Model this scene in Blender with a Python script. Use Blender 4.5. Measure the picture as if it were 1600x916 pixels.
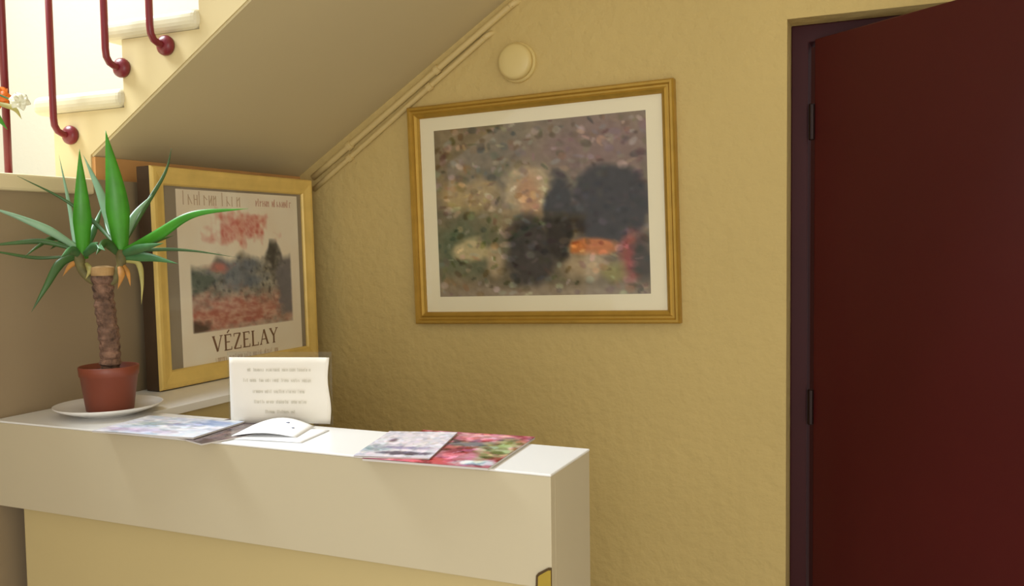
import bpy, bmesh, math, random
from mathutils import Vector, Matrix, noise

# ------------------------------------------------------------------ camera
scene = bpy.context.scene
COL = scene.collection
for _o in list(bpy.data.objects):
    bpy.data.objects.remove(_o)

cam_d = bpy.data.cameras.new('camera')
cam = bpy.data.objects.new('camera', cam_d)
COL.objects.link(cam)
scene.camera = cam
cam_d.sensor_fit = 'HORIZONTAL'
cam_d.sensor_width = 36.0
cam_d.lens = 36.0 * 1408.16 / 1600.0
CAM = Vector((1.7024, -2.326, 1.48))
FWD = Vector((-0.40394683, 0.91305463, -0.0561979))
RIGHT = Vector((0.91473079, 0.40381408, -0.01420496))
UP = Vector((-0.0097236, 0.057144, 0.99831859))
cam.matrix_world = Matrix(((RIGHT.x, UP.x, -FWD.x, CAM.x),
                           (RIGHT.y, UP.y, -FWD.y, CAM.y),
                           (RIGHT.z, UP.z, -FWD.z, CAM.z),
                           (0, 0, 0, 1)))
cam_d.clip_start = 0.02

# ------------------------------------------------------------------ light
world = bpy.data.worlds.new('daylight')
scene.world = world
world.use_nodes = True
world.node_tree.nodes['Background'].inputs[0].default_value = (1.0, 0.98, 0.94, 1)
world.node_tree.nodes['Background'].inputs[1].default_value = 0.78


def area(name, loc, target, sx, sy, power, color):
    d = bpy.data.lights.new(name, 'AREA')
    d.shape = 'RECTANGLE'
    d.size, d.size_y, d.energy, d.color = sx, sy, power, color
    o = bpy.data.objects.new(name, d)
    COL.objects.link(o)
    o.location = loc
    o.rotation_euler = (Vector(target) - Vector(loc)).to_track_quat('-Z', 'Y').to_euler()
    return o


# daylight from the tall stairwell window above the landing, and an unseen fill lamp added behind the camera
area('stairwell_daylight', (-1.05, -1.22, 3.35), (0.5, -0.95, 1.1), 1.0, 0.9, 112, (0.87, 0.94, 1.0))
area('added_front_fill', (2.35, -3.7, 1.4), (0.6, 0.0, 1.5), 1.3, 2.0, 30, (1.0, 0.98, 0.94))

vs = scene.view_settings
vs.view_transform = 'Standard'
vs.look = 'None'
vs.exposure = 0.0
vs.gamma = 1.0
vs.use_curve_mapping = False


# ------------------------------------------------------------------ helpers
def lin(r, g, b):
    def f(c):
        c /= 255.0
        return c / 12.92 if c <= 0.04045 else ((c + 0.055) / 1.055) ** 2.4
    return (f(r), f(g), f(b))


def mat(name, rgb, rough=0.6, metal=0.0, spec=0.5, var=0.0, vscale=8.0, bump=0.0, bscale=60.0, bdetail=3.0, coat=0.0):
    m = bpy.data.materials.new(name)
    m.use_nodes = True
    nt = m.node_tree
    p = nt.nodes['Principled BSDF']
    c = lin(*rgb)
    p.inputs['Roughness'].default_value = rough
    p.inputs['Metallic'].default_value = metal
    p.inputs['Specular IOR Level'].default_value = spec
    p.inputs['Coat Weight'].default_value = coat
    tc = nt.nodes.new('ShaderNodeTexCoord')
    nz = nt.nodes.new('ShaderNodeTexNoise')
    nz.inputs['Scale'].default_value = vscale
    nz.inputs['Detail'].default_value = 4
    nt.links.new(tc.outputs['Object'], nz.inputs['Vector'])
    rp = nt.nodes.new('ShaderNodeValToRGB')
    rp.color_ramp.elements[0].position = 0.3
    rp.color_ramp.elements[1].position = 0.7
    rp.color_ramp.elements[0].color = tuple(x * (1 - var) for x in c) + (1,)
    rp.color_ramp.elements[1].color = tuple(min(1, x * (1 + var)) for x in c) + (1,)
    nt.links.new(nz.outputs['Fac'], rp.inputs['Fac'])
    nt.links.new(rp.outputs['Color'], p.inputs['Base Color'])
    if bump > 0:
        n2 = nt.nodes.new('ShaderNodeTexNoise')
        n2.inputs['Scale'].default_value = bscale
        n2.inputs['Detail'].default_value = bdetail
        nt.links.new(tc.outputs['Object'], n2.inputs['Vector'])
        b = nt.nodes.new('ShaderNodeBump')
        b.inputs['Strength'].default_value = bump
        b.inputs['Distance'].default_value = 0.01
        nt.links.new(n2.outputs['Fac'], b.inputs['Height'])
        nt.links.new(b.outputs['Normal'], p.inputs['Normal'])
    return m


def attr_mat(name, rough=0.5, spec=0.4):
    m = bpy.data.materials.new(name)
    m.use_nodes = True
    nt = m.node_tree
    p = nt.nodes['Principled BSDF']
    p.inputs['Roughness'].default_value = rough
    p.inputs['Specular IOR Level'].default_value = spec
    a = nt.nodes.new('ShaderNodeAttribute')
    a.attribute_name = 'print_ink'
    nt.links.new(a.outputs['Color'], p.inputs['Base Color'])
    return m


def glass_mat(name, gloss=0.03, tint=(0.995, 0.995, 0.99)):
    m = bpy.data.materials.new(name)
    m.use_nodes = True
    nt = m.node_tree
    nt.nodes.remove(nt.nodes['Principled BSDF'])
    out = nt.nodes['Material Output']
    t = nt.nodes.new('ShaderNodeBsdfTransparent')
    t.inputs[0].default_value = tint + (1,)
    g = nt.nodes.new('ShaderNodeBsdfGlossy')
    g.inputs['Roughness'].default_value = 0.05
    lw = nt.nodes.new('ShaderNodeLayerWeight')
    lw.inputs['Blend'].default_value = 0.5
    pw = nt.nodes.new('ShaderNodeMath')
    pw.operation = 'POWER'
    pw.inputs[1].default_value = 4.0
    nt.links.new(lw.outputs['Facing'], pw.inputs[0])
    ma = nt.nodes.new('ShaderNodeMath')
    ma.operation = 'MULTIPLY_ADD'
    ma.inputs[1].default_value = 0.5
    ma.inputs[2].default_value = gloss
    nt.links.new(pw.outputs[0], ma.inputs[0])
    lw = ma
    mx = nt.nodes.new('ShaderNodeMixShader')
    nt.links.new(lw.outputs[0], mx.inputs[0])
    nt.links.new(t.outputs[0], mx.inputs[1])
    nt.links.new(g.outputs[0], mx.inputs[2])
    nt.links.new(mx.outputs[0], out.inputs[0])
    return m


def obj(name, bm, m, parent=None, smooth=False, bevel=0.0, seg=2):
    me = bpy.data.meshes.new(name)
    bmesh.ops.recalc_face_normals(bm, faces=bm.faces[:])
    bm.to_mesh(me)
    bm.free()
    for mm in (m if isinstance(m, (list, tuple)) else [m]):
        me.materials.append(mm)
    if smooth:
        for p in me.polygons:
            p.use_smooth = True
    o = bpy.data.objects.new(name, me)
    COL.objects.link(o)
    if parent is not None:
        o.parent = parent
    if bevel > 0:
        md = o.modifiers.new('bevel', 'BEVEL')
        md.width = bevel
        md.segments = seg
        md.limit_method = 'ANGLE'
        md.angle_limit = math.radians(40)
    return o


def tag(o, label, cat, group=None):
    o['label'] = label
    o['category'] = cat
    if group:
        o['group'] = group
    return o


def struct(o):
    o['kind'] = 'structure'
    return o


def thing(name, label, cat, loc=(0, 0, 0), rot=(0, 0, 0), group=None):
    o = bpy.data.objects.new(name, None)
    o.empty_display_size = 0.05
    COL.objects.link(o)
    o.location = loc
    o.rotation_euler = rot
    return tag(o, label, cat, group)


def box(bm, x0, x1, y0, y1, z0, z1):
    vv = [bm.verts.new(p) for p in ((x0, y0, z0), (x1, y0, z0), (x1, y1, z0), (x0, y1, z0),
                                    (x0, y0, z1), (x1, y0, z1), (x1, y1, z1), (x0, y1, z1))]
    for f in ((0, 3, 2, 1), (4, 5, 6, 7), (0, 1, 5, 4), (1, 2, 6, 5), (2, 3, 7, 6), (3, 0, 4, 7)):
        bm.faces.new([vv[i] for i in f])


def boxm(*a):
    bm = bmesh.new()
    box(bm, *a)
    return bm


def prism(bm, poly, a, b, axis='y'):
    """extrude a 2-D polygon: axis y -> (x,z); axis z -> (x,y); axis x -> (y,z)"""
    def P(p, t):
        return {'y': (p[0], t, p[1]), 'z': (p[0], p[1], t), 'x': (t, p[0], p[1])}[axis]
    A = [bm.verts.new(P(p, a)) for p in poly]
    B = [bm.verts.new(P(p, b)) for p in poly]
    bm.faces.new(A)
    bm.faces.new(B[::-1])
    n = len(poly)
    for i in range(n):
        bm.faces.new((A[i], A[(i + 1) % n], B[(i + 1) % n], B[i]))


def lathe(bm, prof, seg=40, center=(0, 0, 0), mtx=None):
    rings = []
    for r, z in prof:
        ring = []
        for k in range(seg):
            a = 2 * math.pi * k / seg
            v = Vector((r * math.cos(a), r * math.sin(a), z))
            if mtx:
                v = mtx @ v
            ring.append(bm.verts.new(v + Vector(center)))
        rings.append(ring)
    for A, B in zip(rings, rings[1:]):
        for k in range(seg):
            bm.faces.new((A[k], A[(k + 1) % seg], B[(k + 1) % seg], B[k]))
    bm.faces.new(rings[0][::-1])
    bm.faces.new(rings[-1])


def catmull(pts, n=8):
    P = [Vector(p) for p in pts]
    P = [P[0] * 2 - P[1]] + P + [P[-1] * 2 - P[-2]]
    out = []
    for i in range(1, len(P) - 2):
        p0, p1, p2, p3 = P[i - 1:i + 3]
        for k in range(n):
            t = k / n
            out.append(0.5 * ((2 * p1) + (p2 - p0) * t + (2 * p0 - 5 * p1 + 4 * p2 - p3) * t * t
                              + (3 * p1 - p0 - 3 * p2 + p3) * t ** 3))
    out.append(P[-2])
    return out


def tube(bm, pts, rad, seg=12):
    pts = [Vector(p) for p in pts]
    rings = []
    ref = None
    for i, p in enumerate(pts):
        t = (pts[min(i + 1, len(pts) - 1)] - pts[max(i - 1, 0)]).normalized()
        if ref is None:
            ref = t.orthogonal().normalized()
        ref = (ref - t * ref.dot(t)).normalized()
        s = t.cross(ref)
        r = rad[i] if isinstance(rad, (list, tuple)) else rad
        rings.append([bm.verts.new(p + (ref * math.cos(2 * math.pi * k / seg) + s * math.sin(2 * math.pi * k / seg)) * r)
                      for k in range(seg)])
    for A, B in zip(rings, rings[1:]):
        for k in range(seg):
            bm.faces.new((A[k], A[(k + 1) % seg], B[(k + 1) % seg], B[k]))
    bm.faces.new(rings[0][::-1])
    bm.faces.new(rings[-1])


def moulding(w, h, prof):
    """mitred picture-frame in the local x-z plane, facing -y; prof = (inset, forward) pairs"""
    bm = bmesh.new()
    loops = []
    for ins, fw in prof:
        x, z = w / 2 - ins, h / 2 - ins
        loops.append([bm.verts.new((a * x, -fw, b * z)) for a, b in ((-1, -1), (1, -1), (1, 1), (-1, 1))])
    for A, B in zip(loops, loops[1:] + loops[:1]):
        for k in range(4):
            bm.faces.new((A[k], A[(k + 1) % 4], B[(k + 1) % 4], B[k]))
    return bm


def ink_sheet(name, w, h, y, fn, m, parent, nx=110, nz=90, horizontal=False, sag=None, thick=0.0006):
    """thin printed sheet; fn(u, v) -> sRGB 0..255, u left-right, v top-bottom (v = 0 at top)"""
    bm = bmesh.new()
    g = []
    cols = []
    for j in range(nz + 1):
        row = []
        for i in range(nx + 1):
            u, v = i / nx, j / nz
            if horizontal:
                px, py = (u - .5) * w, (.5 - v) * h
                row.append(bm.verts.new((px, py, y + (sag(px, py) if sag else 0))))
            else:
                row.append(bm.verts.new(((u - .5) * w, y, (.5 - v) * h)))
            cols.append(lin(*[max(2, min(253, c)) for c in fn(u, v)]) + (1,))
        g.append(row)
    for j in range(nz):
        for i in range(nx):
            bm.faces.new((g[j][i], g[j + 1][i], g[j + 1][i + 1], g[j][i + 1]))
    me = bpy.data.meshes.new(name)
    bm.to_mesh(me)
    bm.free()
    at = me.color_attributes.new('print_ink', 'FLOAT_COLOR', 'POINT')
    flat = [c for q in cols for c in q]
    at.data.foreach_set('color', flat)
    me.materials.append(m)
    o = bpy.data.objects.new(name, me)
    COL.objects.link(o)
    o.parent = parent
    md = o.modifiers.new('thickness', 'SOLIDIFY')
    md.thickness = thick
    md.offset = -1
    return o


def mixc(a, b, t):
    t = max(0.0, min(1.0, t))
    return tuple(x + (y - x) * t for x, y in zip(a, b))


def fbm(x, y, s=0.0, o=3):
    v, a = 0.0, 1.0
    for _ in range(o):
        v += a * noise.noise(Vector((x, y, s)))
        x, y, a = x * 2.03, y * 2.03, a * 0.55
    return v


def blob(u, v, cx, cy, rx, ry, soft=0.35, wob=0.0, s=0.0):
    d = math.hypot((u - cx) / rx, (v - cy) / ry)
    if wob:
        d += wob * fbm(u * 9, v * 9, s)
    return max(0.0, min(1.0, (1 + soft - d) / (2 * soft)))


# ------------------------------------------------------------------ materials
M = {}
M['wall'] = mat('ochre_rough_plaster', (209, 185, 123), rough=0.75, spec=0.25, var=0.03, vscale=3, bump=0.65, bscale=32, bdetail=4)
M['stairwall'] = mat('cream_plaster', (180, 173, 155), rough=0.8, spec=0.2, bump=0.1, bscale=40)
M['soffit'] = mat('beige_smooth_paint', (213, 197, 155), rough=0.6, spec=0.3, var=0.02, vscale=2)
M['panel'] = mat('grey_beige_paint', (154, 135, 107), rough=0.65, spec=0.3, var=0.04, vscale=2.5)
M['stringer'] = mat('pale_yellow_paint', (214, 195, 146), rough=0.6, spec=0.3, var=0.03, vscale=4)
M['tread'] = mat('pale_stone', (214, 204, 172), rough=0.45, var=0.06, vscale=18)
M['ledge'] = mat('cream_paint', (228, 212, 172), rough=0.55, var=0.03)
M['band'] = mat('warm_orange_ochre_paint', (214, 160, 100), rough=0.6, var=0.08, vscale=14)
M['floor'] = mat('beige_floor_tile', (200, 190, 172), rough=0.5, var=0.1, vscale=6)
M['ceil'] = mat('white_ceiling_paint', (235, 228, 210), rough=0.8)
M['door'] = mat('dark_red_gloss_paint', (76, 21, 20), rough=0.42, spec=0.32, var=0.05, vscale=3)
M['frame_red'] = mat('dark_maroon_paint', (62, 22, 27), rough=0.5, spec=0.25, var=0.05)
M['hinge'] = mat('dark_hinge_steel', (42, 24, 22), rough=0.4, metal=0.5)
M['red_metal'] = mat('oxblood_enamel', (120, 30, 38), rough=0.35, var=0.05)
M['laminate_white'] = mat('white_laminate', (244, 243, 240), rough=0.28, spec=0.5)
M['laminate_beige'] = mat('beige_laminate', (203, 191, 161), rough=0.4, spec=0.4, var=0.015, vscale=3)
M['laminate_tan'] = mat('tan_laminate', (206, 187, 135), rough=0.45, spec=0.4, var=0.02, vscale=3)
M['brass'] = mat('brass', (196, 168, 70), rough=0.35, metal=0.6)
M['brass_dark'] = mat('dark_edge', (80, 58, 20), rough=0.5)
M['gold'] = mat('gold_moulding', (186, 148, 62), rough=0.38, metal=0.45, var=0.08, vscale=25)
M['gold_light'] = mat('pale_gold_moulding', (232, 200, 116), rough=0.42, metal=0.15, var=0.08, vscale=18)
M['frame_side'] = mat('shaded_side_brown', (74, 54, 34), rough=0.6, var=0.15, vscale=20)  # shadow on the poster frame's side is put into this dark brown
M['mat_cream'] = mat('cream_mount_board', (250, 240, 208), rough=0.8)
M['mat_grey'] = mat('grey_mount_board', (150, 138, 120), rough=0.8)
M['ink'] = attr_mat('printed_paper', 0.55, 0.3)
M['gloss_ink'] = attr_mat('glossy_printed_cover', 0.25, 0.5)
M['glass'] = glass_mat('picture_glass')
M['acrylic'] = glass_mat('clear_acrylic', tint=(0.96, 0.97, 0.96))
M['paper'] = mat('white_paper', (234, 227, 213), rough=0.8)
M['leaflet'] = mat('bright_white_paper', (250, 250, 250), rough=0.6)
M['pages'] = mat('page_edges', (214, 208, 204), rough=0.8)
M['text_grey'] = mat('faded_grey_print', (212, 205, 188), rough=0.9)
M['text_brown'] = mat('brown_letter_ink', (124, 88, 64), rough=0.9)
M['text_faint'] = mat('faint_brown_ink', (204, 180, 154), rough=0.9)
M['text_pink'] = mat('faint_pink_ink', (208, 166, 148), rough=0.9)
M['blue_ink'] = mat('blue_grey_ink', (96, 104, 132), rough=0.8)
M['pot'] = mat('terracotta_plastic', (132, 66, 46), rough=0.42, var=0.06, vscale=12)
M['soil'] = mat('potting_soil', (70, 52, 40), rough=0.95, var=0.3, vscale=60, bump=0.8, bscale=120)
M['trunk'] = mat('yucca_bark', (122, 92, 74), rough=0.9, var=0.65, vscale=48, bump=0.9, bscale=90)
M['shoot'] = mat('brown_green_shoot', (112, 104, 62), rough=0.7, var=0.3, vscale=50)
M['cut'] = mat('cut_wood', (178, 142, 92), rough=0.8, var=0.1, vscale=60)
M['white_china'] = mat('white_china', (240, 236, 230), rough=0.2)
M['leaf_b'] = mat('bright_green_leaf', (66, 146, 34), rough=0.38, var=0.18, vscale=22)
M['leaf_p'] = mat('pale_blue_green_leaf', (138, 176, 142), rough=0.35, var=0.12, vscale=22)
M['leaf_d'] = mat('dark_green_leaf', (62, 96, 46), rough=0.4, var=0.2, vscale=22)
M['leaf_g'] = mat('mid_green_leaf', (76, 124, 76), rough=0.38, var=0.2, vscale=22)
M['leaf_y'] = mat('yellowed_leaf', (176, 166, 96), rough=0.5, var=0.15, vscale=22)
M['leaf_o'] = mat('dried_leaf', (190, 132, 62), rough=0.7, var=0.2, vscale=30)
M['petal_o'] = mat('orange_petal', (244, 122, 30), rough=0.5, var=0.15, vscale=40)
M['petal_w'] = mat('white_petal', (244, 242, 214), rough=0.5, var=0.05, vscale=40)
M['plastic_cream'] = mat('cream_plastic', (226, 204, 138), rough=0.4)
M['conduit'] = mat('wall_painted_conduit', (216, 192, 132), rough=0.5)

# ------------------------------------------------------------------ room shell
ZL = 1.637          # landing level
DX, DZ = 1.421, 2.016   # door opening: left edge, lintel
bm = bmesh.new()
box(bm, -0.06, DX, 0.0, 0.16, 0.0, 3.3)
box(bm, DX, 2.40, 0.0, 0.16, DZ, 3.3)
box(bm, 2.40, 3.2, 0.0, 0.16, 0.0, 3.3)
struct(obj('wall_back', bm, M['wall']))
struct(obj('wall_back_stairwell', boxm(-1.9, -0.06, 0.0, 0.16, 0.0, 3.9), M['stairwall']))
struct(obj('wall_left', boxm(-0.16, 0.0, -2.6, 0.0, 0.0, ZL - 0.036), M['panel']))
struct(obj('wall_left_stairwell', boxm(-2.05, -1.9, -4.5, 0.16, 0.0, 3.9), M['stairwall']))
struct(obj('wall_right', boxm(3.2, 3.35, -4.5, 0.16, 0.0, 3.3), M['ceil']))
struct(obj('floor', boxm(-1.9, 3.2, -4.5, 1.6, -0.1, 0.0), M['floor']))
struct(obj('ceiling', boxm(0.6, 3.2, -4.5, 0.16, 3.3, 3.4), M['ceil']))
# landing slab with its cream nosing
struct(obj('landing', boxm(-1.9, -0.16, -2.6, 0.0, ZL - 0.14, ZL - 0.001), M['tread']))
struct(obj('trim_1', boxm(-0.16, 0.012, -2.6, -0.83, ZL - 0.036, ZL), M['ledge'], bevel=0.006))
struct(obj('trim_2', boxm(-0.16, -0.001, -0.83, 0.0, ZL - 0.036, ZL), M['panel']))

# staircase rising to the right along the back wall
W = 0.78
SL = 0.6375
n_steps = 7
run, rise = 0.2285, 0.1525
bm = bmesh.new()
poly = [(-0.172, ZL)]
x, z = -0.172, 1.800
for k in range(n_steps):
    poly += [(x, z), (x + run, z)]
    x += run
    z += rise
poly += [(x, 1.698 + SL * (x + 0.055)), (-0.055, 1.698), (-0.055, ZL)]
prism(bm, poly, -W, 0.0, 'y')
stair = struct(obj('staircase', bm, M['stringer']))
x, z = -0.172, 1.800
for k in range(n_steps):
    bm = bmesh.new()
    box(bm, x - 0.062, x + run + 0.004, -W - 0.012, 0.0, z, z + 0.045)
    obj('tread', bm, M['tread'], stair, bevel=0.018, seg=4)
    x += run
    z += rise
# smooth painted underside and the short end board below it
bm = bmesh.new()
x1 = -0.172 + run * n_steps
prism(bm, [(-0.055, 1.698), (x1, 1.698 + SL * (x1 + 0.055)), (x1, 1.693 + SL * (x1 + 0.055)), (-0.052, 1.693)], -W + 0.004, 0.0, 'y')
obj('soffit', bm, M['soffit'], stair)
obj('end_board', boxm(-0.056, -0.045, -W + 0.004, 0.0, ZL, 1.694), M['band'], stair)

# door in its recess
bm = bmesh.new()
prism(bm, [(DX, 0.0), (DX + 0.042, 0.0), (DX + 0.042, 1.972), (2.355, 1.972), (2.355, 0.0), (2.40, 0.0), (2.40, DZ), (DX, DZ)], 0.08, 0.15, 'y')
struct(obj('trim_3', bm, M['frame_red'], bevel=0.003))
door = struct(thing('door_1', '', ''))
del door['label'], door['category']
door.location = (DX + 0.055, 0.064, 0.0)
door.rotation_euler = (0, 0, -math.radians(40))
obj('leaf', boxm(0.004, 0.86, 0.0, 0.04, 0.012, 1.974), M['door'], door, bevel=0.003)
for hz in (1.77, 1.05, 0.25):
    bm = bmesh.new()
    lathe(bm, [(0.006, -0.045), (0.008, -0.043), (0.008, 0.043), (0.006, 0.045)], 16, (0, -0.004, hz))
    obj('hinge', bm, M['hinge'], door, smooth=False)
# dark passage behind the open leaf
struct(obj('wall_passage', boxm(1.2, 2.6, 1.45, 1.6, 0.0, 2.4), M['frame_red']))

# ------------------------------------------------------------------ reception counter
XE, YF, YB, ZT = 1.217, -1.097, -0.919, 1.135
ct = thing('reception_counter', 'beige laminate reception counter with white narrow top', 'counter', (0.6, -1.0, 0))
ct_off = Vector((0.6, -1.0, 0))


def part(name, bm, m, parent=ct, off=ct_off, **k):
    bmesh.ops.translate(bm, verts=bm.verts[:], vec=-off)
    return obj(name, bm, m, parent, **k)


part('top', boxm(0.003, XE + 0.0005, YF - 0.0005, YB, ZT - 0.004, ZT), M['laminate_white'], bevel=0.0015)
part('front_panel', boxm(0.003, XE, YF, YF + 0.018, 0.960, ZT - 0.004), M['laminate_beige'], bevel=0.0012)
part('end_panel', boxm(XE - 0.018, XE - 0.0004, YF + 0.018, YB, 0.0, ZT - 0.004), M['laminate_beige'], bevel=0.0012)
part('back_panel', boxm(0.003, XE - 0.018, YB - 0.018, YB, 0.0, ZT - 0.008), M['laminate_beige'])
part('base_panel', boxm(0.048, XE - 0.018, YF + 0.026, YF + 0.044, 0.0, ZT - 0.02), M['laminate_tan'], bevel=0.001)
part('side_shelf_top', boxm(0.003, 0.25, YB, -0.34, ZT - 0.018, ZT - 0.0005), M['laminate_white'], bevel=0.001)
part('side_shelf_body', boxm(0.003, 0.236, YB, -0.345, 0.0, ZT - 0.018), M['laminate_tan'])
bm = bmesh.new()
prism(bm, [(1.1915, 0.958), (1.2172, 0.958), (1.2172, 0.994), (1.212, 0.9935), (1.196, 0.9835), (1.1925, 0.979)], YF - 0.0025, YF, 'y')
br = part('corner_bracket', bm, M['brass_dark'])
br['label'] = 'small brass corner bracket with dark edge'
bm = bmesh.new()
prism(bm, [(1.1955, 0.9585), (1.2168, 0.9585), (1.2168, 0.9905), (1.2125, 0.99), (1.199, 0.981), (1.1962, 0.978)], YF - 0.0034, YF - 0.0024, 'y')
part('bracket_face', bm, M['brass'], br)

# ------------------------------------------------------------------ framed picture on the back wall
pic = thing('framed_picture', 'large gold framed print of blurred colour patches hung on the ochre wall', 'picture',
            (0.7589, -0.002, 1.569), (0, -math.radians(1.43), 0))
PW, PH = 0.786, 0.630
obj('frame', moulding(PW, PH, [(0, 0), (0, 0.024), (0.004, 0.030), (0.010, 0.030), (0.014, 0.024), (0.019, 0.024), (0.024, 0.027), (0.030, 0.022), (0.034, 0.016), (0.034, 0)]), M['gold'], pic)
obj('mount', boxm(-PW / 2 + 0.03, PW / 2 - 0.03, -0.010, -0.004, -PH / 2 + 0.03, PH / 2 - 0.03), M['mat_cream'], pic)
def dabs(seed, n, rmin, rmax, amp):
    """loose brush dabs binned on a 16 x 16 grid: returns a function giving a lightness / tint offset"""
    r = random.Random(seed)
    bins = {}
    for _ in range(n):
        d = (r.random(), r.random(), r.uniform(rmin, rmax), r.uniform(rmin, rmax) * .8, r.uniform(-1.5, 1.5),
             r.uniform(-amp, amp), r.uniform(-amp, amp) * .35, r.uniform(-amp, amp) * .35)
        R = max(d[2], d[3])
        for a in range(int((d[0] - R) * 16), int((d[0] + R) * 16) + 1):
            for c in range(int((d[1] - R) * 16), int((d[1] + R) * 16) + 1):
                bins.setdefault((a, c), []).append(d)

    def f(u, v):
        o = [0.0, 0.0, 0.0]
        for (x, y, rx_, ry_, an, k, k2, k3) in bins.get((int(u * 16), int(v * 16)), ()):
            dx, dy = u - x, v - y
            ca, sa = math.cos(an), math.sin(an)
            d = math.hypot((dx * ca + dy * sa) / rx_, (dy * ca - dx * sa) / ry_)
            w = max(0.0, min(1.0, (1.1 - d) * 3))
            o = [o[0] * (1 - .6 * w) + (k + k2) * w, o[1] * (1 - .6 * w) + k * w, o[2] * (1 - .6 * w) + (k + k3) * w]
        return o
    return f


art_dabs = dabs(5, 620, .007, .030, 40)


def still(u, v):
    n = fbm(u * 5, v * 5, 1.0)
    c = mixc((150, 132, 102), (116, 106, 84), .5 + n)
    c = mixc(c, (138, 112, 102), blob(u, v, .80, .16, .28, .16, .5, .25, 2))
    c = mixc(c, (180, 154, 102), .9 * blob(u, v, .17, .40, .14, .11, .25, .3, 3))
    c = mixc(c, (104, 112, 84), blob(u, v, .12, .70, .16, .16, .6, .4, 4))
    c = mixc(c, (196, 174, 134), .9 * blob(u, v, .46, .38, .12, .13, .2, .25, 6))
    c = mixc(c, (196, 140, 96), .7 * blob(u, v, .46, .42, .05, .12, .5, .3, 7))
    c = mixc(c, (66, 62, 60), blob(u, v, .46, .75, .11, .22, .16, .15, 5))
    c = mixc(c, (50, 45, 43), blob(u, v, .83, .50, .18, .22, .10, .10, 8))
    c = mixc(c, (46, 43, 40), blob(u, v, .60, .56, .07, .24, .16, .2, 9))
    c = mixc(c, (204, 122, 60), blob(u, v, .74, .73, .10, .05, .2, .3, 10))
    c = mixc(c, (196, 172, 136), .8 * blob(u, v, .72, .84, .10, .07, .4, .3, 11))
    c = mixc(c, (200, 182, 136), .95 * blob(u, v, .17, .73, .09, .07, .25, .4, 12))
    c = mixc(c, (196, 172, 136), .8 * blob(u, v, .29, .80, .035, .09, .4, .3, 13))
    c = mixc(c, (156, 66, 58), .9 * blob(u, v, .92, .80, .05, .12, .5, .5, 14))
    c = mixc(c, (60, 52, 40), .9 * blob(u, v, .97, .83, .04, .14, .5, .5, 15))
    c = mixc(c, (150, 142, 70), .8 * blob(u, v, .84, .87, .05, .05, .5, .4, 16))
    c = mixc(c, (162, 146, 124), blob(u, v, .5, 1.02, .7, .07, .4, .3, 17))
    o = art_dabs(u, v)
    k = .45 + .55 * (c[0] + c[1]) / 280
    d = 14 * fbm(u * 30, v * 26, 21, 2)
    return tuple(x + (y + d) * k for x, y in zip(c, o))


ink_sheet('print', 0.628, 0.480, -0.0108, still, M['ink'], pic, 150, 118)
bpy.data.objects['print'].location = (0.0, 0, 0.003)
obj('glass', boxm(-PW / 2 + 0.031, PW / 2 - 0.031, -0.0152, -0.0135, -PH / 2 + 0.031, PH / 2 - 0.031), M['glass'], pic)

# ------------------------------------------------------------------ framed poster leaning on the left wall
TW, TH = 0.627, 0.538
lean = math.radians(0.9)
pos = thing('framed_poster', 'gold framed travel poster with brown VÉZELAY lettering leaning in the corner', 'poster',
            (0.026, -0.4015, ZT + 0.0005), (-lean, 0, math.pi / 2))
# local x runs towards the corner, local -y faces the room, local z goes up along the frame
CZ = TH / 2
POFF = Vector((0, 0, CZ))


def ppart(name, bm, m, **k):
    bmesh.ops.translate(bm, verts=bm.verts[:], vec=POFF)
    return obj(name, bm, m, pos, **k)


ppart('frame', moulding(TW, TH, [(0, 0.040), (0.002, 0.046), (0.006, 0.048), (0.014, 0.048), (0.032, 0.043), (0.041, 0.042), (0.045, 0.037), (0.045, 0.034), (0.030, 0.034)]), M['gold_light'])
ppart('frame_back', moulding(TW, TH, [(0.001, 0), (0.001, 0.0405), (0.03, 0.0405), (0.03, 0)]), M['frame_side'])['label'] = 'frame side with its shadow coloured in dark brown'
ppart('mount', boxm(-TW / 2 + .03, TW / 2 - .03, -0.034, -0.028, -TH / 2 + .03, TH / 2 - .03), M['mat_grey'])
SW, SH = 0.477, 0.454          # the sheet inside the mount


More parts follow.
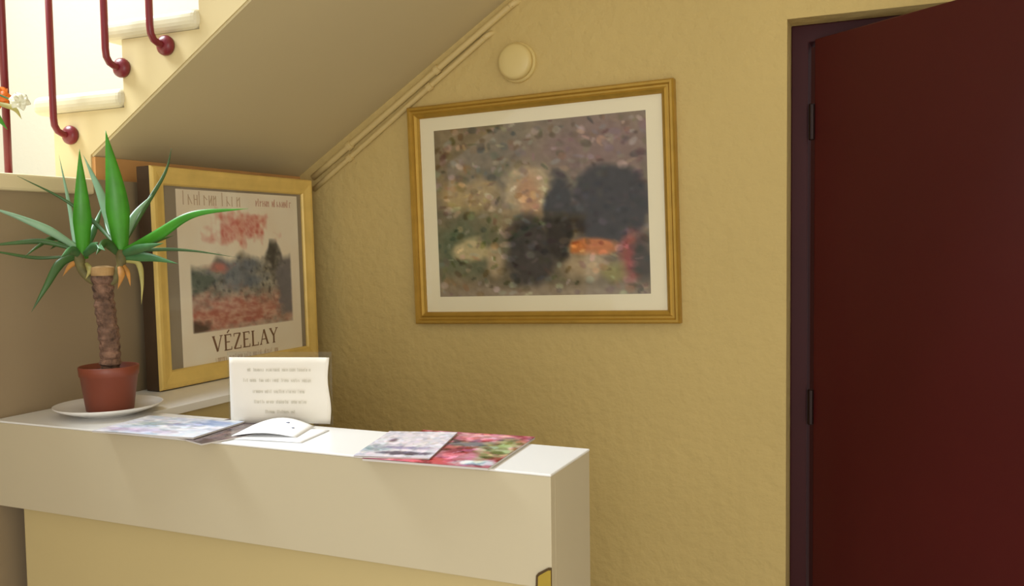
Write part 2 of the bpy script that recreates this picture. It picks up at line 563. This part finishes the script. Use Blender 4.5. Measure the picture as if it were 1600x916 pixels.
def land(u, v):
    c = mixc((250, 242, 224), (244, 230, 208), .5 + .8 * fbm(u * 3, v * 3, 3))
    s = blob(u, v, .45, .20, .21, .075, .35, 1.0, 31)
    c = mixc(c, (212, 118, 108), .75 * s * (.7 + .8 * abs(fbm(u * 20, v * 20, 32))))
    if .077 < u < .922 and .27 < v < .80:
        p = (u - .077) / .845
        q = (v - .27) / .53
        hz = .20 + .14 * fbm(p * 3, 1.3, 5) - .22 * blob(p, .5, .80, .5, .08, 9, .5, .3, 6) - .10 * blob(p, .5, .44, .5, .08, 9, .5, .3, 7)
        t = (q - hz) / .08
        g = mixc((132, 128, 118), (176, 170, 158), .5 + 1.2 * fbm(u * 14, v * 16, 9))
        g = mixc(g, (72, 70, 72), 1.5 * fbm(u * 26, v * 30, 11) - .15)
        g = mixc(g, (104, 116, 134), .7 * blob(p, q, .45, .40, .22, .16, .5, .8, 17))
        g = mixc(g, (84, 100, 92), .7 * blob(p, q, .08, .45, .14, .10, .5, .8, 18))
        g = mixc(g, (206, 128, 118), .9 * blob(p, q, .26, .30, .09, .05, .5, .6, 12))
        r = blob(p, q, .38, .82, .60, .20, .4, .4, 13)
        g = mixc(g, mixc((214, 168, 150), (184, 108, 96), .5 + 1.3 * fbm(u * 14, v * 34, 14)), .9 * r)
        g = mixc(g, (112, 110, 120), .9 * blob(p, q, .93, .55, .09, .36, .3, .5, 15))
        g = mixc(g, (58, 58, 62), .9 * blob(p, q, .80, .14, .06, .22, .5, .9, 19))
        g = mixc(g, (74, 58, 52), .9 * blob(p, q, .03, .95, .12, .07, .4, .7, 16))
        edge = min(1, p / .015, (1 - p) / .015, (1 - q) / .02)
        c = mixc(c, g, max(0, min(1, t)) * max(0, edge))
    return c


sh = ink_sheet('print', SW, SH, -0.0346, land, M['ink'], pos, 120, 120)
sh.location = (0.012, 0, CZ - 0.009)


def stroke(bm, a, b, w, y, th=0.0006):
    a, b = Vector((a[0], 0, a[1])), Vector((b[0], 0, b[1]))
    d = (b - a).normalized()
    n = Vector((-d.z, 0, d.x)) * w / 2
    A = [bm.verts.new(p + Vector((0, y, 0))) for p in (a - n, b - n, b + n, a + n)]
    B = [bm.verts.new(p + Vector((0, y - th, 0))) for p in (a - n, b - n, b + n, a + n)]
    bm.faces.new(A)
    bm.faces.new(B[::-1])
    for i in range(4):
        bm.faces.new((A[i], A[(i + 1) % 4], B[(i + 1) % 4], B[i]))


GL = {  # glyph strokes on a unit-high cell: x0,z0,x1,z1,weight
    'V': (.80, [(.08, 1, .40, 0, .15), (.40, 0, .72, 1, .07), (-.02, 1, .20, 1, .05), (.60, 1, .84, 1, .05)]),
    'E': (.62, [(.12, 0, .12, 1, .14), (.12, 1, .56, 1, .06), (.12, .52, .46, .52, .06), (.12, 0, .60, 0, .06), (.56, 1.02, .56, .84, .05), (.60, -.02, .60, .18, .05), (0, 0, .2, 0, .05), (0, 1, .2, 1, .05)]),
    'É': (.62, [(.12, 0, .12, 1, .14), (.12, 1, .56, 1, .06), (.12, .52, .46, .52, .06), (.12, 0, .60, 0, .06), (.56, 1.02, .56, .84, .05), (.60, -.02, .60, .18, .05), (0, 0, .2, 0, .05), (0, 1, .2, 1, .05), (.26, 1.12, .44, 1.3, .08)]),
    'Z': (.66, [(.06, 1, .60, 1, .06), (.58, 1, .08, 0, .14), (.06, 0, .62, 0, .06), (.06, 1.02, .06, .82, .05), (.62, -.02, .62, .18, .05)]),
    'L': (.60, [(.12, 0, .12, 1, .14), (.12, 0, .58, 0, .06), (.58, -.02, .58, .2, .05), (0, 1, .26, 1, .05), (0, 0, .2, 0, .05)]),
    'A': (.78, [(.08, 0, .38, 1, .07), (.38, 1, .70, 0, .15), (.20, .34, .56, .34, .06), (-.02, 0, .18, 0, .05), (.58, 0, .82, 0, .05)]),
    'Y': (.74, [(.06, 1, .36, .48, .14), (.36, .48, .66, 1, .07), (.36, .52, .36, 0, .14), (-.04, 1, .18, 1, .05), (.54, 1, .76, 1, .05), (.24, 0, .48, 0, .05)]),
}


def word(text, x0, z0, h, width, y, parent, m, name):
    tot = sum(GL[c][0] for c in text) + .14 * (len(text) - 1)
    k = width / tot
    bm = bmesh.new()
    x = x0
    for c in text:
        adv, ss = GL[c]
        for (a, b, c2, d, w) in ss:
            stroke(bm, (x + a * k, z0 + b * h), (x + c2 * k, z0 + d * h), w * (k + h) / 2 if abs(a - c2) > .02 or True else w * k, y)
        x += (adv + .14) * k
    return obj(name, bm, m, parent)


# sheet-local to poster-local: u = (x + SW/2)/SW
def sx(u): return (u - .5) * SW + .012
def sz(v): return CZ - .009 + (.5 - v) * SH


word('VÉZELAY', sx(.217), sz(.915), .040, .262, -0.0346, pos, M['text_brown'], 'title_lettering')


def pseudo(parent, x0, x1, zc, h, y, m, seed, name, wordlen=(4, 9), sw=.0016):
    """a line of print too blurred to read: rows of upright letter-like strokes grouped in words"""
    r = random.Random(seed)
    bm = bmesh.new()
    x = x0
    left = r.randint(*wordlen)
    while x < x1:
        if left == 0:
            x += h * .7
            left = r.randint(*wordlen)
            continue
        left -= 1
        w = h * r.uniform(.35, .6)
        k = r.random()
        tall = h * (1.35 if k < .2 else 1.0)
        stroke(bm, (x, zc - h / 2), (x, zc - h / 2 + tall), sw, y)
        if k > .3:
            stroke(bm, (x, zc + h / 2 * r.choice((-.8, .1, .8))), (x + w * .8, zc + h / 2 * r.choice((-.8, .1, .8))), sw * .8, y)
        if k > .6:
            stroke(bm, (x + w * .8, zc - h / 2), (x + w * .8, zc + h / 2), sw, y)
        x += w * 1.35
    return obj(name, bm, m, parent)


pseudo(pos, sx(.05), sx(.46), sz(.055), .026, -0.0346, M['text_faint'], 3, 'heading_lettering', (7, 8), .003)
pseudo(pos, sx(.62), sx(.935), sz(.058), .016, -0.0346, M['text_pink'], 8, 'subtitle_lettering', (5, 8), .0026)
pseudo(pos, sx(.24), sx(.76), sz(.962), .010, -0.0346, M['text_faint'], 9, 'caption_lettering', (4, 9), .0012)
ppart('glass', boxm(-TW / 2 + .0445, TW / 2 - .0445, -0.0396, -0.0386, -TH / 2 + .0445, TH / 2 - .0445), M['glass'])

# ------------------------------------------------------------------ round cap and conduits on the wall
cap = thing('smoke_detector', 'round cream plastic detector on the wall above the framed print', 'detector', (0.7027, 0.0, 1.976))
bm = bmesh.new()
rx = Matrix.Rotation(math.pi / 2, 3, 'X')
lathe(bm, [(0.055, 0.0), (0.055, 0.010), (0.052, 0.014)], 48, mtx=rx)
obj('base', bm, M['plastic_cream'], cap, smooth=False)
bm = bmesh.new()
lathe(bm, [(0.049, 0.013), (0.050, 0.026), (0.047, 0.033), (0.040, 0.037), (0.020, 0.039)], 48, mtx=rx)
obj('cover', bm, M['plastic_cream'], cap, smooth=True)


def conduit(name, label, p0, p1, rad, cl):
    t = thing(name, label, 'conduit', p0, group='wall conduits under the stairs')
    P0 = Vector(p0)
    P1 = Vector(p1)
    d = (P1 - P0).normalized()
    pts = [Vector((0, 0, 0)), (P1 - P0) * .5, P1 - P0 - d * .05, P1 - P0 - d * .02, P1 - P0 + Vector((0, .006, 0)), P1 - P0 + d * .012 + Vector((0, .03, 0))]
    bm = bmesh.new()
    tube(bm, catmull(pts, 5), rad, 14)
    obj('pipe', bm, M['conduit'], t, smooth=True)
    for c in cl:
        bm = bmesh.new()
        q = (P1 - P0) * c
        tube(bm, [q - d * .009, q - d * .008, q + d * .008, q + d * .009], [rad, rad * 1.45, rad * 1.45, rad], 14)
        obj('clip', bm, M['conduit'], t)
    return t


conduit('wall_conduit', 'upper ochre-painted conduit running along the stair underside', (0.010, -0.010, 1.688), (0.700, -0.010, 2.142), 0.0095, (.2, .64))
conduit('wall_conduit', 'lower ochre-painted conduit running parallel below the other, nearer the framed print', (0.012, -0.0085, 1.652), (0.620, -0.0085, 2.064), 0.008, (.22, .68))

# ------------------------------------------------------------------ stair railing
rail = thing('stair_railing', 'dark red metal stair railing with round wall rosettes', 'railing', (-0.11, -0.83, ZL))
RO = Vector((-0.11, -0.83, ZL))


def rtube(name, pts, r, parent):
    bm = bmesh.new()
    tube(bm, [Vector(p) - RO for p in pts], r, 14)
    return obj(name, bm, M['red_metal'], parent, smooth=True)


def railz(x): return 2.58 + SL * (x + .11)


for bx, rz in ((-0.111, 1.747), (0.060, 1.888), (0.193, 1.925)):
    pts = [(bx, -.83, railz(bx)), (bx, -.83, rz + .09)]
    pts += [(bx, -.83, rz + .035), (bx, -.828, rz + .018), (bx, -.820, rz + .006), (bx, -.808, rz + .001), (bx, -.79, rz), (bx, -.785, rz)]
    b = rtube('baluster', pts, .0078, rail)
    bm = bmesh.new()
    lathe(bm, [(.021, 0.0), (.0225, .006), (.021, .012), (.015, .017), (.009, .019)], 32, mtx=rx)
    bmesh.ops.translate(bm, verts=bm.verts[:], vec=Vector((bx, -W - .0005, rz)) - RO)
    obj('rosette', bm, M['red_metal'], b, smooth=True)
rtube('baluster', [(-.045, -1.0, 2.56), (-.045, -1.0, 2.0), (-.045, -1.0, ZL - .001)], .0078, rail)
rtube('handrail', catmull([(-.045, -1.35, 2.56), (-.045, -1.05, 2.56), (-.08, -.87, 2.57), (-.05, -.835, railz(-.05)), (.3, -.83, railz(.3)), (.9, -.83, railz(.9))], 6), .018, rail)

# ------------------------------------------------------------------ potted yucca on its saucer
AX, AY = 0.184, -0.966
sc = thing('saucer', 'white china saucer under the terracotta plant pot', 'saucer', (AX - .004, AY, ZT))
bm = bmesh.new()
lathe(bm, [(.055, .0), (.058, .004), (.075, .0075), (.096, .0150), (.106, .0205), (.1065, .0225), (.104, .0225), (.092, .0165), (.072, .0110), (.055, .0095)], 56)
obj('dish', bm, M['white_china'], sc, smooth=True)

pl = thing('potted_yucca', 'small potted yucca with bare trunk and two tufts of sword leaves', 'plant', (AX, AY, ZT + .0096))
PO = Vector((AX, AY, ZT + .0096))


def plp(name, bm, m, parent=pl, **k):
    bmesh.ops.translate(bm, verts=bm.verts[:], vec=-PO)
    return obj(name, bm, m, parent, **k)


bm = bmesh.new()
zb = PO.z
lathe(bm, [(.044, 0), (.046, .001), (.0555, .072), (.0575, .073), (.0588, .091), (.0575, .0925), (.0555, .091), (.054, .078)], 48, PO)
pot = plp('pot', bm, M['pot'], smooth=True)
bm = bmesh.new()
lathe(bm, [(.050, .070), (.0535, .0802), (.03, .084), (.012, .086)], 32, PO)
plp('soil', bm, M['soil'], smooth=True)
bm = bmesh.new()
r3 = random.Random(2)
pts, rad = [], []
for k in range(40):
    t = k / 39
    pts.append(PO + Vector((.004 * math.sin(t * 5), .003 * math.cos(t * 4), .076 + t * .206)))
    rad.append(0.0200 + .0016 * math.sin(k * 1.9) + r3.uniform(-.0012, .0012) + (.002 if t > .9 else 0))
tube(bm, pts, rad, 26)
plp('trunk', bm, M['trunk'])
bm = bmesh.new()
lathe(bm, [(.0228, .279), (.0234, .283), (.022, .296), (.010, .299)], 26, PO + Vector((.004 * math.sin(5), .003 * math.cos(4), 0)))
plp('cut_top', bm, M['cut'])

for nm, q in (('shoot', (.131, -.980, 1.462)), ('shoot', (.208, -.9465, 1.464))):
    bm = bmesh.new()
    base = Vector((.1865, -.967, 1.405))
    q = Vector(q)
    out = (q - base)
    out.z = 0
    tube(bm, catmull([base, base + out * .62 + Vector((0, 0, .012)), q + Vector((0, 0, -.02)), q + Vector((0, 0, .012))], 6), [.009] * 12 + [.0085, .0095, .0105, .011, .010, .008, .005], 14)
    plp(nm, bm, M['shoot'], smooth=True)

LEAVES = [
    ([[0.1375, -0.9782, 1.4579], [0.1592, -0.9946, 1.5688], [0.1534, -0.9902, 1.682]], 0.0179, 'b'),
    ([[0.1253, -0.9832, 1.4647], [0.0808, -0.9541, 1.5455], [0.0288, -0.9359, 1.6813]], 0.006, 'p'),
    ([[0.2039, -0.9475, 1.4793], [0.1362, -0.9414, 1.531], [0.0828, -0.9728, 1.5824], [0.0383, -1.0444, 1.6292]], 0.0046, 'd'),
    ([[0.1349, -0.9783, 1.4751], [0.1113, -1.0301, 1.5149], [0.0789, -1.0755, 1.5432], [0.0369, -1.1146, 1.5661]], 0.0086, 'p'),
    ([[0.1301, -0.9804, 1.4752], [0.0909, -1.0294, 1.4945], [0.0587, -1.0767, 1.4926], [0.0284, -1.1233, 1.4857]], 0.006, 'd'),
    ([[0.1251, -0.9821, 1.4832], [0.0652, -0.9855, 1.5026], [0.0967, -1.0493, 1.4855], [0.0934, -1.0852, 1.4606]], 0.0053, 'd'),
    ([[0.1277, -0.9821, 1.4646], [0.0793, -1.0366, 1.4621], [0.0563, -1.0899, 1.4723], [0.0448, -1.1273, 1.4806]], 0.0033, 'd'),
    ([[0.1277, -0.9821, 1.4646], [0.1199, -1.0193, 1.4498], [0.1117, -1.0477, 1.4042], [0.094, -1.0696, 1.3539]], 0.0093, 'd'),
    ([[0.1398, -0.9764, 1.4711], [0.1008, -0.9922, 1.4941], [0.0569, -0.9907, 1.4787]], 0.0079, 'd'),
    ([[0.2101, -0.9456, 1.466], [0.2221, -0.9653, 1.5938], [0.2018, -0.9665, 1.7189]], 0.0232, 'b'),
    ([[0.2027, -0.948, 1.4793], [0.1562, -0.9403, 1.584], [0.1018, -0.9367, 1.6774]], 0.0106, 'p'),
    ([[0.21, -0.9454, 1.47], [0.2992, -0.9367, 1.5042], [0.3825, -0.9192, 1.5453], [0.4825, -0.8743, 1.5554]], 0.0113, 'b'),
    ([[0.2075, -0.9461, 1.4766], [0.2074, -0.9091, 1.5433], [0.2208, -0.8673, 1.5928]], 0.0086, 'p'),
    ([[0.2099, -0.9448, 1.4792], [0.1983, -0.8681, 1.5649], [0.215, -0.823, 1.6421], [0.2197, -0.8067, 1.6959]], 0.0046, 'd'),
    ([[0.2173, -0.9422, 1.4685], [0.2613, -0.9005, 1.4755], [0.3213, -0.8632, 1.4717], [0.3982, -0.8191, 1.4569]], 0.004, 'd'),
    ([[0.2125, -0.9448, 1.4607], [0.2764, -0.9385, 1.4601], [0.3391, -0.9226, 1.4464]], 0.0099, 'g'),
    ([[0.2175, -0.9431, 1.4527], [0.2496, -0.9402, 1.4472], [0.2649, -0.9466, 1.4107], [0.2642, -0.9499, 1.3636]], 0.006, 'y'),
    ([[0.2076, -0.9467, 1.466], [0.2853, -0.9663, 1.4787], [0.3731, -0.9926, 1.488]], 0.0099, 'g'),
    ([[0.1374, -0.9778, 1.4645], [0.2028, -1.0025, 1.4838], [0.2696, -1.0392, 1.4747]], 0.0099, 'g'),
    ([[0.2052, -0.9477, 1.4661], [0.2122, -0.987, 1.49], [0.2443, -1.0399, 1.4675]], 0.0099, 'd'),
    ([[0.2052, -0.9475, 1.47], [0.1447, -0.9166, 1.5176], [0.0908, -0.883, 1.5605]], 0.0079, 'd'),
    ([[0.1398, -0.9766, 1.4671], [0.1197, -0.9268, 1.5315], [0.0907, -0.8824, 1.5717]], 0.0073, 'g'),
    ([[0.1326, -0.98, 1.4646], [0.1666, -1.0299, 1.4756], [0.1986, -1.0823, 1.4636]], 0.0099, 'g'),
    ([[0.2149, -0.9433, 1.4686], [0.2257, -0.8825, 1.4892], [0.2193, -0.8077, 1.5057]], 0.0066, 'd'),
    ([[0.1303, -0.9816, 1.454], [0.1219, -0.9968, 1.4452], [0.1163, -1.0116, 1.4234]], 0.006, 'o'),
    ([[0.1424, -0.9764, 1.4512], [0.1665, -0.9886, 1.4357], [0.1595, -0.9929, 1.4175]], 0.006, 'y'),
    ([[0.2054, -0.9488, 1.4476], [0.2345, -0.9702, 1.4246], [0.2276, -0.975, 1.3961]], 0.0073, 'o'),
    ([[0.2127, -0.9456, 1.4475], [0.2384, -0.9574, 1.4268], [0.2435, -0.9567, 1.4005]], 0.0053, 'o'),
]



def leaf_bm(ctrl, half, fold=.35):
    C_ = catmull(ctrl, 12)
    n = len(C_)
    bm = bmesh.new()
    rows = []
    for i, p in enumerate(C_):
        t = i / (n - 1)
        tg = (C_[min(i + 1, n - 1)] - C_[max(i - 1, 0)]).normalized()
        toward = (Vector((1.7, -2.3, 1.5)) - p).normalized()
        side = tg.cross(toward)
        side = side.normalized() if side.length > .25 else tg.cross(Vector((.3, .2, 1))).normalized()
        if rows and side.dot(prev) < 0:
            side = -side
        prev = side
        nrm = side.cross(tg).normalized()
        w = half * (.55 + .45 * min(1, t / .35)) * max(0.02, (1 - max(0, (t - .35) / .65) ** 1.25))
        rows.append([bm.verts.new(p + side * w * s - nrm * abs(s) * w * fold) for s in (-1, -.5, 0, .5, 1)])
    for A, B in zip(rows, rows[1:]):
        for k in range(4):
            bm.faces.new((A[k], A[k + 1], B[k + 1], B[k]))
    return bm


for ctrl, half, c in LEAVES:
    o = plp('leaf', leaf_bm(ctrl, half), M['leaf_' + c], smooth=True)
    md = o.modifiers.new('thickness', 'SOLIDIFY')
    md.thickness = .0009
    if c == 'o':
        o['label'] = 'dried orange-brown leaf'
    elif c == 'y':
        o['label'] = 'yellowed leaf'

# ------------------------------------------------------------------ brochures on the counter top
def brochure(name, label, cx, cy, w, h, ang, fn, z, thick, pages=True, overhang=True):
    t = thing(name, label, 'brochure', (cx, cy, z), (0, 0, math.radians(ang)), 'brochures lying on the counter')

    def sag(px, py):
        return thick + 0.0012 * fbm(px * 12, py * 12, cx)
    bm = boxm(-w / 2, w / 2, -h / 2, h / 2, 0.0003, thick * .9)
    obj('pages', bm, M['pages'], t)
    ink_sheet('cover', w + .001, h + .001, 0.0006, fn, M['gloss_ink'], t, 60, 60, True, lambda px, py: thick + .0004 * math.sin(px * 30) * math.sin(py * 22), .0004)
    return t


cov_dabs = dabs(9, 240, .02, .07, 34)


def dabbed(fn, k, du=0.0):
    def f(u, v):
        c = fn(u, v)
        o = cov_dabs((u + du) % 1.0, v)
        return tuple(x + y * k for x, y in zip(c, o))
    return f


def cover_blue(u, v):
    c = mixc((206, 214, 232), (236, 236, 240), .5 + fbm(u * 4, v * 4, 40))
    c = mixc(c, (146, 168, 208), .8 * blob(u, v, .80, .25, .20, .16, .5, .5, 41))
    c = mixc(c, (150, 172, 176), .6 * blob(u, v, .30, .45, .16, .12, .5, .6, 42))
    c = mixc(c, (118, 122, 160), .6 * blob(u, v, .55, .40, .12, .05, .5, .6, 43))
    c = mixc(c, (196, 178, 206), .7 * blob(u, v, .35, .82, .32, .10, .5, .5, 44))
    return c


def cover_dark(u, v):
    c = mixc((84, 70, 72), (120, 108, 104), .5 + fbm(u * 6, v * 6, 50))
    c = mixc(c, (206, 196, 206), .9 * blob(u, v, .22, .08, .22, .06, .4, .3, 51))
    return c


def cover_grey(u, v):
    c = mixc((232, 224, 234), (214, 214, 226), .5 + fbm(u * 4, v * 4, 60))
    c = mixc(c, (168, 186, 198), .9 * blob(u, v, .12, .72, .20, .12, .4, .3, 61))
    c = mixc(c, (92, 88, 110), blob(u, v, .60, .86, .34, .06, .4, .5, 62))
    c = mixc(c, (138, 130, 168), .8 * blob(u, v, .55, .66, .34, .05, .5, .6, 63))
    c = mixc(c, (96, 80, 96), .9 * blob(u, v, .24, .38, .05, .06, .5, .2, 64))
    return c


def cover_pink(u, v):
    c = mixc((206, 140, 156), (176, 74, 92), .5 + 1.2 * fbm(u * 6, v * 6, 70))
    c = mixc(c, (92, 118, 84), blob(u, v, .18, .30, .20, .10, .4, .6, 71))
    c = mixc(c, (128, 126, 134), blob(u, v, .62, .38, .22, .10, .4, .6, 72))
    c = mixc(c, (150, 66, 82), blob(u, v, .55, .58, .30, .09, .4, .6, 73))
    c = mixc(c, (150, 158, 110), blob(u, v, .88, .45, .14, .30, .4, .5, 74))
    c = mixc(c, (236, 216, 226), blob(u, v, .20, .75, .20, .10, .5, .6, 75))
    c = mixc(c, (206, 80, 92), blob(u, v, .46, .92, .26, .08, .4, .5, 76))
    c = mixc(c, (206, 220, 226), blob(u, v, .86, .90, .16, .07, .4, .5, 77))
    c = mixc(c, (230, 170, 176), .8 * blob(u, v, .45, .10, .40, .06, .4, .6, 78))
    return c


brochure('brochure', 'dark grey-brown brochure half covered by the pale blue one beside the notice', .535, -1.006, .165, .205, -19, dabbed(cover_dark, .6, .3), ZT + .0003, .003)
brochure('brochure', 'pale blue and white brochure overhanging the counter front beside the saucer', .425, -1.046, .225, .150, 5, dabbed(cover_blue, .7), ZT + .0042, .003)
brochure('brochure', 'pink, red and green patterned brochure lying beneath the grey-white one', 1.006, -1.006, .215, .225, 4, dabbed(cover_pink, 1.5, .7), ZT + .0003, .004)
brochure('brochure', 'grey-white brochure with dark stripes lying over the pink patterned one', .930, -1.022, .125, .190, 14, dabbed(cover_grey, .7, .5), ZT + .0052, .0025)

# ------------------------------------------------------------------ notice in its clear stand
def_ang = math.atan2(.055, .185)
nz_c = Vector((.597, -.937, ZT))
st = thing('notice_stand', 'clear acrylic upright stand holding the white notice', 'stand', nz_c, (0, 0, def_ang))
obj('back_plate', boxm(-.104, .104, .0012, .0032, .0, .1415), M['acrylic'], st)
obj('foot_plate', boxm(-.06, .06, -.035, .0012, .0, .002), M['acrylic'], st)
nt_ = thing('paper_notice', 'white paper notice with five faded lines standing on the counter', 'notice', nz_c + Vector((0, 0, .0028)), (0, 0, def_ang))
bm = bmesh.new()
rows = []
NX, NZ = 24, 10
for j in range(NZ + 1):
    row = []
    for i in range(NX + 1):
        u, v = i / NX, j / NZ
        X = (u - .5) * .199 + (.0025 * math.sin(v * 7.0) * u ** 6)
        Y = -.001 - .012 * max(0, u - .88) ** 1.5 * 3 * (1 - .3 * math.sin(v * 6)) - .0008 * math.sin(u * 6)
        row.append(bm.verts.new((X, Y, .001 + v * .1275)))
    rows.append(row)
for A, B in zip(rows, rows[1:]):
    for k in range(NX):
        bm.faces.new((A[k], A[k + 1], B[k + 1], B[k]))
o = obj('sheet', bm, M['paper'], nt_, smooth=True)
md = o.modifiers.new('thickness', 'SOLIDIFY')
md.thickness = .0005
md.offset = 1
for (x0, x1, zz, sd) in ((-.062, .062, .104, 1), (-.070, .068, .0835, 2), (-.052, .050, .062, 3), (-.050, .052, .042, 4), (-.028, .030, .023, 5)):
    pseudo(nt_, x0, x1, zz, .0048, -.0028, M['text_grey'], sd + 30, 'print_line', (3, 9), .0009)

# ------------------------------------------------------------------ white leaflets in front of the notice
def leaflet(label, cx, cy, w, h, ang, z, arch, marks=()):
    t = thing('leaflet', label, 'leaflet', (cx, cy, z), (0, 0, math.radians(ang)), 'white leaflets in front of the notice')
    bm = bmesh.new()
    rows = []
    for j in range(13):
        row = []
        for i in range(13):
            u, v = i / 12, j / 12
            zz = arch * math.sin(math.pi * u) * (.45 + .55 * v)
            row.append(bm.verts.new(((u - .5) * w, (v - .5) * h, zz + .0008)))
        rows.append(row)
    for A, B in zip(rows, rows[1:]):
        for k in range(12):
            bm.faces.new((A[k], A[k + 1], B[k + 1], B[k]))
    o = obj('sheet', bm, M['leaflet'], t, smooth=True)
    md = o.modifiers.new('thickness', 'SOLIDIFY')
    md.thickness = .0007
    md.offset = 0
    for mx, my, r in marks:
        u, v = mx / w + .5, my / h + .5
        zz = arch * math.sin(math.pi * u) * (.45 + .55 * v)
        bm = bmesh.new()
        lathe(bm, [(r, .0009), (r * .9, .0016)], 14, (mx, my, zz))
        obj('ink_mark', bm, M['blue_ink'], t)
    return t


leaflet('flat white leaflet lying beneath the arched one before the notice', .652, -1.012, .150, .105, 8, ZT + .0002, .0015)
leaflet('arched white leaflet with two small blue marks before the notice', .630, -1.000, .125, .095, 16, ZT + .002, .016, ((.020, .022, .0035), (.038, .000, .003)))

# ------------------------------------------------------------------ flowers on the landing ledge
vz = thing('flower_vase', 'white vase on the landing ledge at the far left', 'vase', (-.10, -1.20, ZL))
bm = bmesh.new()
lathe(bm, [(.028, 0), (.036, .01), (.042, .04), (.030, .08), (.022, .095), (.026, .105), (.022, .104), (.018, .09)], 32)
obj('body', bm, M['white_china'], vz, smooth=True)
fo = Vector((-.10, -1.20, ZL + .05))


def flower(name, label, head, m, stem_mid, petals, plen, pw, leaves=()):
    t = thing(name, label, 'flower', fo)
    bm = bmesh.new()
    tube(bm, catmull([(0, 0, -.03), Vector(stem_mid) - fo, Vector(head) - fo], 8), .0018, 8)
    obj('stem', bm, M['leaf_g'], t, smooth=True)
    face = (CAM - Vector(head)).normalized()
    face = (face + Vector((0, 0, .5))).normalized()
    a1 = face.orthogonal().normalized()
    a2 = face.cross(a1)
    for k in range(petals):
        a = 2 * math.pi * k / petals
        d = a1 * math.cos(a) + a2 * math.sin(a)
        h = Vector(head) - fo
        c = [h, h + d * plen * .5 + face * .006, h + d * plen + face * .001]
        bm = bmesh.new()
        C_ = catmull(c, 6)
        rows = []
        s = d.cross(face)
        for i, p in enumerate(C_):
            q = i / (len(C_) - 1)
            w = pw * math.sin(math.pi * (.12 + .83 * q))
            rows.append([bm.verts.new(p + s * w * e + face * (.003 * abs(e))) for e in (-1, 0, 1)])
        for A, B in zip(rows, rows[1:]):
            for e in range(2):
                bm.faces.new((A[e], A[e + 1], B[e + 1], B[e]))
        o = obj('petal', bm, m, t, smooth=True)
        o.modifiers.new('thickness', 'SOLIDIFY').thickness = .0008
    for ctrl, half, c in leaves:
        bm = leaf_bm([Vector(q) - fo for q in ctrl], half)
        o = obj('leaf', bm, M['leaf_' + c], t, smooth=True)
        o.modifiers.new('thickness', 'SOLIDIFY').thickness = .0006


flower('cut_flower', 'orange flower at the far left in front of the railing', (.006, -1.060, 1.786), M['petal_o'], (-.07, -1.14, 1.76), 8, .030, .012,
       [([(-.03, -1.09, 1.772), (.005, -1.07, 1.758), (.030, -1.055, 1.722)], .011, 'b'),
        ([(-.03, -1.09, 1.770), (-.005, -1.075, 1.752), (.008, -1.07, 1.722)], .010, 'g')])
flower('cut_flower', 'pale greenish white flower right of the orange one by the railing', (.056, -1.045, 1.776), M['petal_w'], (-.02, -1.13, 1.80), 6, .020, .009,
       [([(.01, -1.07, 1.778), (.045, -1.052, 1.765), (.060, -1.045, 1.742)], .006, 'y')])
